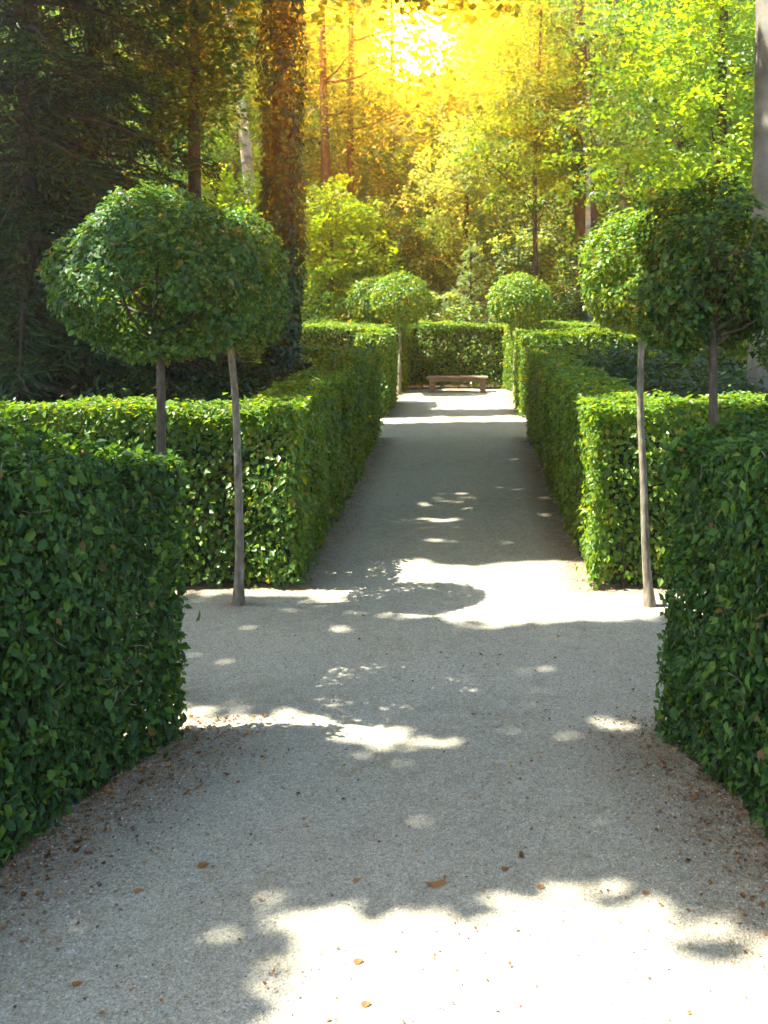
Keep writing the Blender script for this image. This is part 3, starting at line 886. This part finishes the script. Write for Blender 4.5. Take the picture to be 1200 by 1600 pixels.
# conifers
def conifer(name, base, height, rmax, label, seed, mat, nb=90, per=150, size=.13, z0=.2, group='dark conifers of the wood', tr=.2, twig=B_twig, up=0.0, wide=1.0, big=24, droop=.28, sag=.35):
    base = np.array(base, float)
    t = empty(name, base, label, 'tree', group)
    r = np.random.default_rng(seed)
    tube('trunk', wander(base, base + (0, 0, height), 10, .004, seed), np.linspace(tr, .02, 10), twig, t, 8, .05, seed)
    Ps, Ns, Ds, Ss, tubes = [], [], [], [], []
    for k in range(nb):
        f = (k + r.random()) / nb
        z = z0 + f ** 1.25 * (height - z0 - .1)
        Lb = rmax * (1 - z / height) ** .8 * r.uniform(.6, 1.35) + .08
        a = k * 2.399 + r.uniform(-.2, .2)
        dirx = np.array([math.cos(a), math.sin(a), 0])
        tt = np.linspace(0, 1, 6)
        line = base + np.array([0, 0, z]) + dirx * (tt * Lb)[:, None] + np.array([0, 0, 1]) * ((up * tt - droop * tt ** 2 + .12 * tt ** 4) * Lb)[:, None]
        tubes.append((line, np.linspace(.02 + .012 * Lb, .004, 6)))
        m = int(per * (.25 + Lb / rmax))
        s = r.random(m) ** .75
        p = np.stack([np.interp(s, tt, line[:, i]) for i in range(3)], -1)
        side = np.array([-dirx[1], dirx[0], 0])
        w = r.normal(0, .17, m) * Lb * (1.15 - s)
        p = p + side * w[:, None]
        p[:, 2] -= np.abs(w) * .5 + r.exponential(.15, m) * sag
        Ps.append(p)
        Ds.append(dirx * .6 + side * np.sign(w)[:, None] * .7 + np.array([0, 0, -.55]) + r.normal(0, .3, (m, 3)))
        Ns.append(r.normal(0, .5, (m, 3)) + np.array([0, 0, 1.0]))
        Ss.append(size * r.uniform(.6, 1.5, m))
    for line, rad in tubes[:big]:
        tube('branch', line, rad, twig, t, 5)
    V, F = merge([tube_arrays(l, q, 4) for l, q in tubes[big:]])
    o = link('branches', tri_mesh('branches', V, F, twig, smooth=True), t); o['kind'] = 'stuff'
    leaves('needles', np.vstack(Ps), unit(np.vstack(Ns)), np.vstack(Ds), np.concatenate(Ss), TN, mat, t, wide=wide)
    return t
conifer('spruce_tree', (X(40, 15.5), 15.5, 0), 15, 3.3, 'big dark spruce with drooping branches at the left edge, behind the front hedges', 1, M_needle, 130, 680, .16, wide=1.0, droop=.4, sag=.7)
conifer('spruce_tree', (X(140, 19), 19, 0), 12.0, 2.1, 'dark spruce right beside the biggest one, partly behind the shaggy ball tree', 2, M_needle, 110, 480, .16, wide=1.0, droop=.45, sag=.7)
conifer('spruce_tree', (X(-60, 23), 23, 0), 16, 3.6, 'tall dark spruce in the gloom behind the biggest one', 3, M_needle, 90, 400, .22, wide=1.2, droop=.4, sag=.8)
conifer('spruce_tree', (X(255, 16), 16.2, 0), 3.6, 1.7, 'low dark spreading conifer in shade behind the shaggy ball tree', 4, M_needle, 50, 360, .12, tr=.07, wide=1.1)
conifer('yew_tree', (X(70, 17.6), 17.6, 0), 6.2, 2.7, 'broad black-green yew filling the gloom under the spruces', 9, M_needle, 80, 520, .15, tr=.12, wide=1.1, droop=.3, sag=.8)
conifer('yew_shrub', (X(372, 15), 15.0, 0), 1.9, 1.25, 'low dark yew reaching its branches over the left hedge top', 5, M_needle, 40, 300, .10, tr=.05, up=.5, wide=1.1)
conifer('larch_sapling', (X(735, 32.2), 32.2, 0), 4.1, 1.0, 'pale feathery larch sapling between the two distant ball tree pairs', 6, M_fneedle, 46, 90, .15, tr=.04, up=.75, group='', wide=.9)
conifer('larch_sapling', (X(778, 33.5), 33.5, 0), 2.9, .6, 'smaller pale larch sapling close to the taller feathery one', 8, M_fneedle, 30, 60, .14, tr=.03, up=.9, group='', wide=.9)

# undergrowth shrubs inside the quarters
def shrub(c, r3, label, mat, n, size, seed, per=60, srad=.28, group='shrubs under the trees'):
    c = np.array(c, float); r3 = np.array(r3, float)
    t = empty('shrub', (c[0], c[1], 0), label, 'shrub', group)
    r = np.random.default_rng(seed)
    d = unit(r.normal(0, 1, (n, 3))) * (r.random(n) ** .4)[:, None]
    P0 = c + d * r3
    P0 = P0[P0[:, 2] > .12]
    V, F = merge([tube_arrays(wander((c[0] + r.normal(0, .1), c[1] + r.normal(0, .1), 0), P0[k], 6, .06, seed + k), np.linspace(.018, .004, 6), 5) for k in range(min(14, len(P0)))])
    o = link('stems', tri_mesh('stems', V, F, B_twig, smooth=True), t); o['kind'] = 'stuff'
    P, N, D, S, tint = sprays(P0, per, srad, size, .3, .2, seed)
    ok = P[:, 2] > .03
    leaves('foliage', P[ok], N[ok], D[ok], S[ok], T2, mat, t, tint[ok])
sh = [(70, 12.6, 'dim leafy shrub at the far left, peering over the sunlit hedge top'), (190, 13.4, 'dim leafy shrub under the shaggy ball tree, over the hedge top'), (320, 14.2, 'dim leafy shrub between the two left trunks, over the hedge top'), (-40, 16, 'dim shrub deep under the biggest spruce')]
for i, (px, Y, lab) in enumerate(sh):
    shrub((X(px, Y), Y, .8), (1.1, .9, .85), lab, M_wood2, 46, .085, 600 + i)
sh = [(990, 15.5, 'teal green leafy shrub right of the long hedge top, under the bright ball tree'), (1075, 13.5, 'teal green leafy shrub between the two right trunks'), (1165, 12.6, 'leafy shrub at the foot of the great grey trunk'), (950, 18.2, 'dark leafy shrub at the far inner side of the right hedge'), (1090, 17.5, 'taller shadowy shrub behind the right ball tree trunks')]
for i, (px, Y, lab) in enumerate(sh):
    shrub((X(px, Y), Y, 1.0), (1.0, .9, 1.0), lab, M_wood2, 52, .085, 700 + i)
sh = [(480, 30.8, 'light green shrub behind the hedge wall, below the ivy-clad trunk', M_wood1), (690, 32, 'pale shrub behind the hedge wall, right of the left ball trees', M_pale), (880, 31.5, 'green shrub behind the hedge wall, right of the right ball trees', M_wood1), (950, 31, 'shaded shrub beyond the hedge wall, beside the thin white stem', M_wood2), (560, 31.8, 'green shrub behind the half-hidden ball tree', M_wood1), (410, 31, 'dark shrub beyond the hedge wall, left of the ivy-clad trunk', M_wood2)]
for i, (px, Y, lab, m_) in enumerate(sh):
    shrub((X(px, Y), Y, 1.3), (1.3, .9, 1.4), lab, m_, 70, .11, 800 + i)

# ------------------------------------------------------------------ far wood closing the view
n = 3700
xx = R.uniform(-34, 34, n); yy = R.uniform(52, 92, n)
zz = R.random(n) ** .9 * 25
c = np.stack([xx * (yy / 80), yy, zz], -1)
P, N, D, S, tint = sprays(c, 38, 1.25, .52, .35, .2, 900, .5)
ok = glow_thin(P, .2) & (P[:, 2] > .05)
leaves('far_woods', P[ok], N[ok], D[ok], S[ok], T2, M_far, None, tint[ok])
# nearer middle storey
n = 3000
yy = R.uniform(40, 52, n)
c = np.stack([R.uniform(-17, 17, n) * yy / 40, yy, R.random(n) * 14], -1)
P, N, D, S, tint = sprays(c, 48, .85, .25, .3, .2, 901, .45)
ok = glow_thin(P, .3) & (P[:, 2] > .05)
o = leaves('woodland_foliage', P[ok], N[ok], D[ok], S[ok], T2, M_far, None, tint[ok])

# ------------------------------------------------------------------ tall trees left of the frame, whose crowns throw the dappled shade
nA, nB = Noise(1.5, 14, 71), Noise(5, 14, 72)
def lit(x, y):
    q = np.stack([x, y, np.zeros_like(x)], -1)
    w1 = nA(q) * .10; w2 = nB(q) * .05
    xa, ya = x + w2, y + w1 * .6 + w2
    ya = ya + nB(q * np.array([1.3, 4.5, 1]) + 2) * .03
    m = (xa > -.84) & (y < 5.02 + w1 * .2 - np.clip(x - .9, 0, 2) * .4 + w2 + nB(q * np.array([.8, 4.0, 1]) + 9) * .06) & (y > 1.0)
    m &= ~((xa > .75) & (np.abs(y - 4.62 + w2 * .5) < .012))
    m |= (x < -.3) & (x > -3.2) & (y > np.where(x < -.95, 6.42, 6.60) + w2 * .6) & (y < 7.16 + w2 * .6)
    m |= (x >= -.3) & (x < 1.05) & (ya > 6.70) & (ya < 6.90) & (nB(q * np.array([.6, 2.5, 1])) > -.3)
    m |= (x > .7) & (x < 1.5) & (ya > 6.9) & (ya < 7.12)
    for a, b, c_, d_ in ((-.8, -.35, 5.78, 5.86), (-.75, -.35, 5.56, 5.61), (.40, .80, 7.58, 7.68), (.45, .8, 7.85, 7.95), (.85, 1.3, 7.7, 7.85), (-.6, -.2, 8.0, 8.06), (-1.5, -1.1, 5.3, 5.35)):
        m |= (xa > a) & (xa < b) & (ya > c_) & (ya < d_)
    m |= (x > -.75) & (x < 5) & (ya > 9.0) & (ya < 11.05)
    m |= (x > -3.6) & (x <= -.55) & (ya > 9.55) & (ya < 11.0)
    m |= ((x + .47) / .68) ** 2 + ((y - 7.62) / .56) ** 2 < 1
    m |= ((x + .42) / .62) ** 2 + ((y - 9.7) / .6) ** 2 < 1
    m |= ((x - 3.15) / .75) ** 2 + ((y - 9.7) / .65) ** 2 < 1
    m |= (y > 21.6) & (y < 23.5) & (nA(q * np.array([.5, 1.6, 1])) > -.6)
    m |= (y > 24.4)
    m |= (y > 19.3) & (y < 19.6) & (nB(q * np.array([.4, 1, 1])) > 0)
    m |= (y > 20.3) & (y < 20.7) & (nB(q * np.array([.4, 1, 1])) > .3)
    m |= (y > 11.2) & (y < 20) & (nB(q * np.array([.6, 1.6, 1])) > 1.75)
    m |= (y < 9) & (nB(q * np.array([.7, 2.4, 1]) + 5) > 2.35) & ((x > -.7) | (y > 5.4))
    return m
trees4 = []
for x, y, lab in ((-9.0, 3.0, 'tall lime tree beside the path, its crown shading the gravel before the front hedges'), (-9.6, 8.2, 'tall lime tree beside the cross path, shading the crossing'), (-10.2, 14.0, 'tall lime tree left of the long hedge, shading the path'), (-11.5, 20.0, 'tall lime tree at the far left, shading the far half of the path')):
    t = empty('lime_tree', (x, y, 0), lab, 'tree', 'tall lime trees shading the path')
    tube('trunk', wander((x, y, 0), (x + .8, y, 12.5), 12, .01, int(y * 10)), np.linspace(.34, .1, 12), B_brown, t, 12, .05, int(y))
    trees4.append((t, x, y))
n = 3500
qx = R.uniform(-6, 6.5, n); qy = R.uniform(.2, 25, n)
hh = R.uniform(8.8, 12.5, n)
c = np.stack([qx - KX * hh, qy - KY * hh, hh], -1)
P, N, D, S, tint = sprays(c, 40, .62, .20, .2, .15, 950, .3)
# crowns are shaped for the light: leaves shading the wanted sun patches are dropped
tx, ty = P[:, 0] + KX * P[:, 2], P[:, 1] + KY * P[:, 2]
ok = ~lit(tx + R.normal(0, .09, len(tx)), ty + R.normal(0, .035, len(tx)))
P, N, D, S, tint = P[ok], N[ok], D[ok], S[ok], tint[ok]
cid = np.argmin(np.abs(P[:, 1:2] - np.array([q[2] for q in trees4])[None]), 1)
for k, (t, x, y) in enumerate(trees4):
    m = cid == k
    leaves('crown', P[m], N[m], D[m], S[m], T2, M_wood1, t, tint[m], wide=1.25)
    pts = P[m][R.integers(0, m.sum(), 9)]
    for j, e_ in enumerate(pts):
        Lm = wander((x + .5, y, 7.0 + j * .45), e_, 24, .04, 77 * j + k)
        hits = lit(Lm[:, 0] + KX * Lm[:, 2], Lm[:, 1] + KY * Lm[:, 2])
        cut = int(np.argmax(hits)) if hits.any() else 24
        if cut > 6:
            tube('limb', Lm[:cut], np.linspace(.10, .015, cut), B_brown, t, 6)

# ------------------------------------------------------------------ gravel grit and fallen leaves
n = 30000
y = 3.9 + R.random(n) ** 1.6 * 6
x = R.uniform(-1, 1, n) * (.45 * y + .4) - .1
P = np.stack([x, y, np.zeros(n)], -1); P[:, 2] = path_z(P)
oct_v = np.array([(1, 0, 0), (-1, 0, 0), (0, 1, 0), (0, -1, 0), (0, 0, .7), (0, 0, -.7)], float)
oct_f = np.array([(0, 2, 4), (2, 1, 4), (1, 3, 4), (3, 0, 4)])
s = np.minimum(.0024 + R.exponential(.0018, n), .0075)
ang = R.uniform(0, 2 * PI, n)
vv = oct_v[None] * (1 + R.normal(0, .25, (n, 6, 1)))
vx = vv[..., 0] * np.cos(ang)[:, None] - vv[..., 1] * np.sin(ang)[:, None]
vy = vv[..., 0] * np.sin(ang)[:, None] + vv[..., 1] * np.cos(ang)[:, None]
V = np.stack([vx, vy, vv[..., 2]], -1) * s[:, None, None] + P[:, None]
F = oct_f[None] + (np.arange(n) * 6)[:, None, None]
o = link('gravel', tri_mesh('gravel', V.reshape(-1, 3), F.reshape(-1, 3), M_pebble, np.repeat(R.random(n), 4)))
o['kind'] = 'stuff'

def scatter_side(n):
    """points along the feet of the hedges"""
    side = R.random(n) < .6
    y = np.where(R.random(n) < .72, R.uniform(4.0, 7.0, n), R.uniform(9.9, 20, n))
    d = np.abs(R.normal(0, .28, n)) * np.where(y < 7, 1.0, .5)
    xl_ = np.where(y < 6.8, -1.77 - (6.77 - y) * .33, np.where(y > 9.8, -1.5, -1.8))
    xr_ = np.where(y < 6.8, 1.26 + (6.87 - y) * .22, np.where(y > 9.8, 1.1, 1.3))
    x = np.where(side, xl_ + d, xr_ - d)
    return x, y
x, y = scatter_side(7000)
x2 = R.uniform(-1.8, 1.5, 1600); y2 = 4 + R.random(1600) ** 1.3 * 16
x = np.r_[x, x2]; y = np.r_[y, y2]
n = len(x)
P = np.stack([x, y, np.zeros(n)], -1); P[:, 2] = path_z(P) + .004 + R.random(n) * .006
leaves('leaf_litter', P, unit(R.normal(0, .35, (n, 3)) + (0, 0, 1)), R.normal(0, 1, (n, 3)) * (1, 1, .2), R.uniform(.007, .026, n), T4, M_dry, None)

TC = (np.array([(0, 0, .10), (.22, .27, .16), (.62, .30, .10), (1, .05, .30), (.62, -.26, .20), (.22, -.30, .05), (.45, 0, .0)]), T6[1])
STAGES = (('dark brown', 0, .12), ('rusty brown', .33, .47), ('light brown', .66, .8), ('pale tan', .92, 1.0))
def fallen(x, y, smin, smax, where, group):
    n = len(x)
    P = np.stack([x, y, np.zeros(n)], -1); P[:, 2] = path_z(P) + .003
    N = unit(R.normal(0, .22, (n, 3)) + (0, 0, 1)); D = R.normal(0, 1, (n, 3)) * (1, 1, .1)
    S = R.uniform(smin, smax, n)
    for i, o in enumerate(single_leaves(P, N, D, S, M_dry1, None, TC, 'fallen_leaf', 8)):
        c, lo, hi = STAGES[int(R.integers(4))]
        o.color[3] = R.uniform(lo, hi)
        tag(o, ('bigger ' if S[i] > (smin + smax) / 2 else 'small ') + c + ' ' + where, 'leaf', group)
ok = 0
x, y = scatter_side(400)
near = y < 7.0
l = near & (x < -.8)
fallen(x[l][:90], y[l][:90], .024, .05, 'leaf lying in the litter by the front left hedge foot', 'fallen leaves along the front left hedge')
l = near & (x > .5)
fallen(x[l][:55], y[l][:55], .024, .048, 'leaf lying in the litter by the front right hedge foot', 'fallen leaves along the front right hedge')
xs_ = R.uniform(-1.5, 1.2, 60); ys_ = 5.1 + R.random(60) ** 1.2 * 4.2
fallen(xs_, ys_, .02, .042, 'leaf lying alone on the shaded open gravel', 'fallen leaves on the shaded gravel')
for px, py, s, lab in ((682, 1391, .115, 'large curled orange-brown leaf at the edge of the bright sun patch'), (558, 1383, .042, 'orange leaf at the shadow edge, left of the large curled leaf'), (560, 1516, .045, 'rusty leaf in the middle of the bright sun patch'),
                       (216, 1404, .045, 'dark orange leaf on shaded gravel in front of the left hedge'), (120, 1548, .045, 'rusty brown leaf in the lowest left corner of the gravel'), (572, 1578, .045, 'pale rusty leaf in the sun patch, nearest to the viewer'),
                       (846, 1391, .04, 'orange leaf just above the sun patch, right of the large curled leaf'), (790, 1365, .045, 'brown leaf on shaded gravel behind the large curled leaf'), (1010, 1402, .038, 'brown leaf at the right shadow edge of the sun patch'), (318, 1364, .055, 'reddish brown flat leaf on shaded gravel right of the left hedge foot')):
    Y = 1700 * CAM_H / (py - 447)
    P = np.array([[X(px, Y) - s * .5, Y, 0.0]]); P[:, 2] = path_z(P) + .004
    big_ = 'large curled orange' in lab
    o = single_leaves(P, np.array([[.1, -.25, 1.0]]), np.array([[1.0, .3, .0]]), np.array([s]), M_dry1, None, TC, 'fallen_leaf', 8)[0]
    if big_:
        tv = np.array([(0, 0, .26), (.12, .10, .10), (.12, -.12, .14), (.34, .17, .03), (.34, -.18, .05), (.62, .19, .02), (.62, -.17, .06), (.84, .12, .14), (.84, -.10, .10), (.90, .03, .36), (.80, .06, .44), (.02, .08, .20)])
        tf = np.array([(0, 2, 1), (1, 2, 4), (1, 4, 3), (3, 4, 6), (3, 6, 5), (5, 6, 8), (5, 8, 7), (7, 8, 9), (7, 9, 10), (0, 1, 11)])
        o.data = tri_mesh('curled_leaf', tv, tf, M_dry1)
        o.name = 'curled_leaf'
    o.color[3] = .72 if 'orange' in lab else .5
    tag(o, lab, 'leaf')

# ------------------------------------------------------------------ even haze, added to spread the sky glow as a warm veil
M_haze, _t, _o = new_mat('haze_air')
_v = _t.nodes.new('ShaderNodeVolumePrincipled')
_v.inputs['Color'].default_value = (1, .97, .92, 1)
_v.inputs['Density'].default_value = .0027
_v.inputs['Anisotropy'].default_value = .86
_t.links.new(_v.outputs[0], _o.inputs['Volume'])
V, F = box_arrays(-91, 91, -31, 151, -1, 29, .01)
haze = link('haze', tri_mesh('haze', V, F, M_haze))
haze['kind'] = 'stuff'

tot = sum(len(o.data.polygons) for o in sc.objects if o.type == 'MESH')
print('TRIANGLES', tot, 'OBJECTS', len(sc.objects))
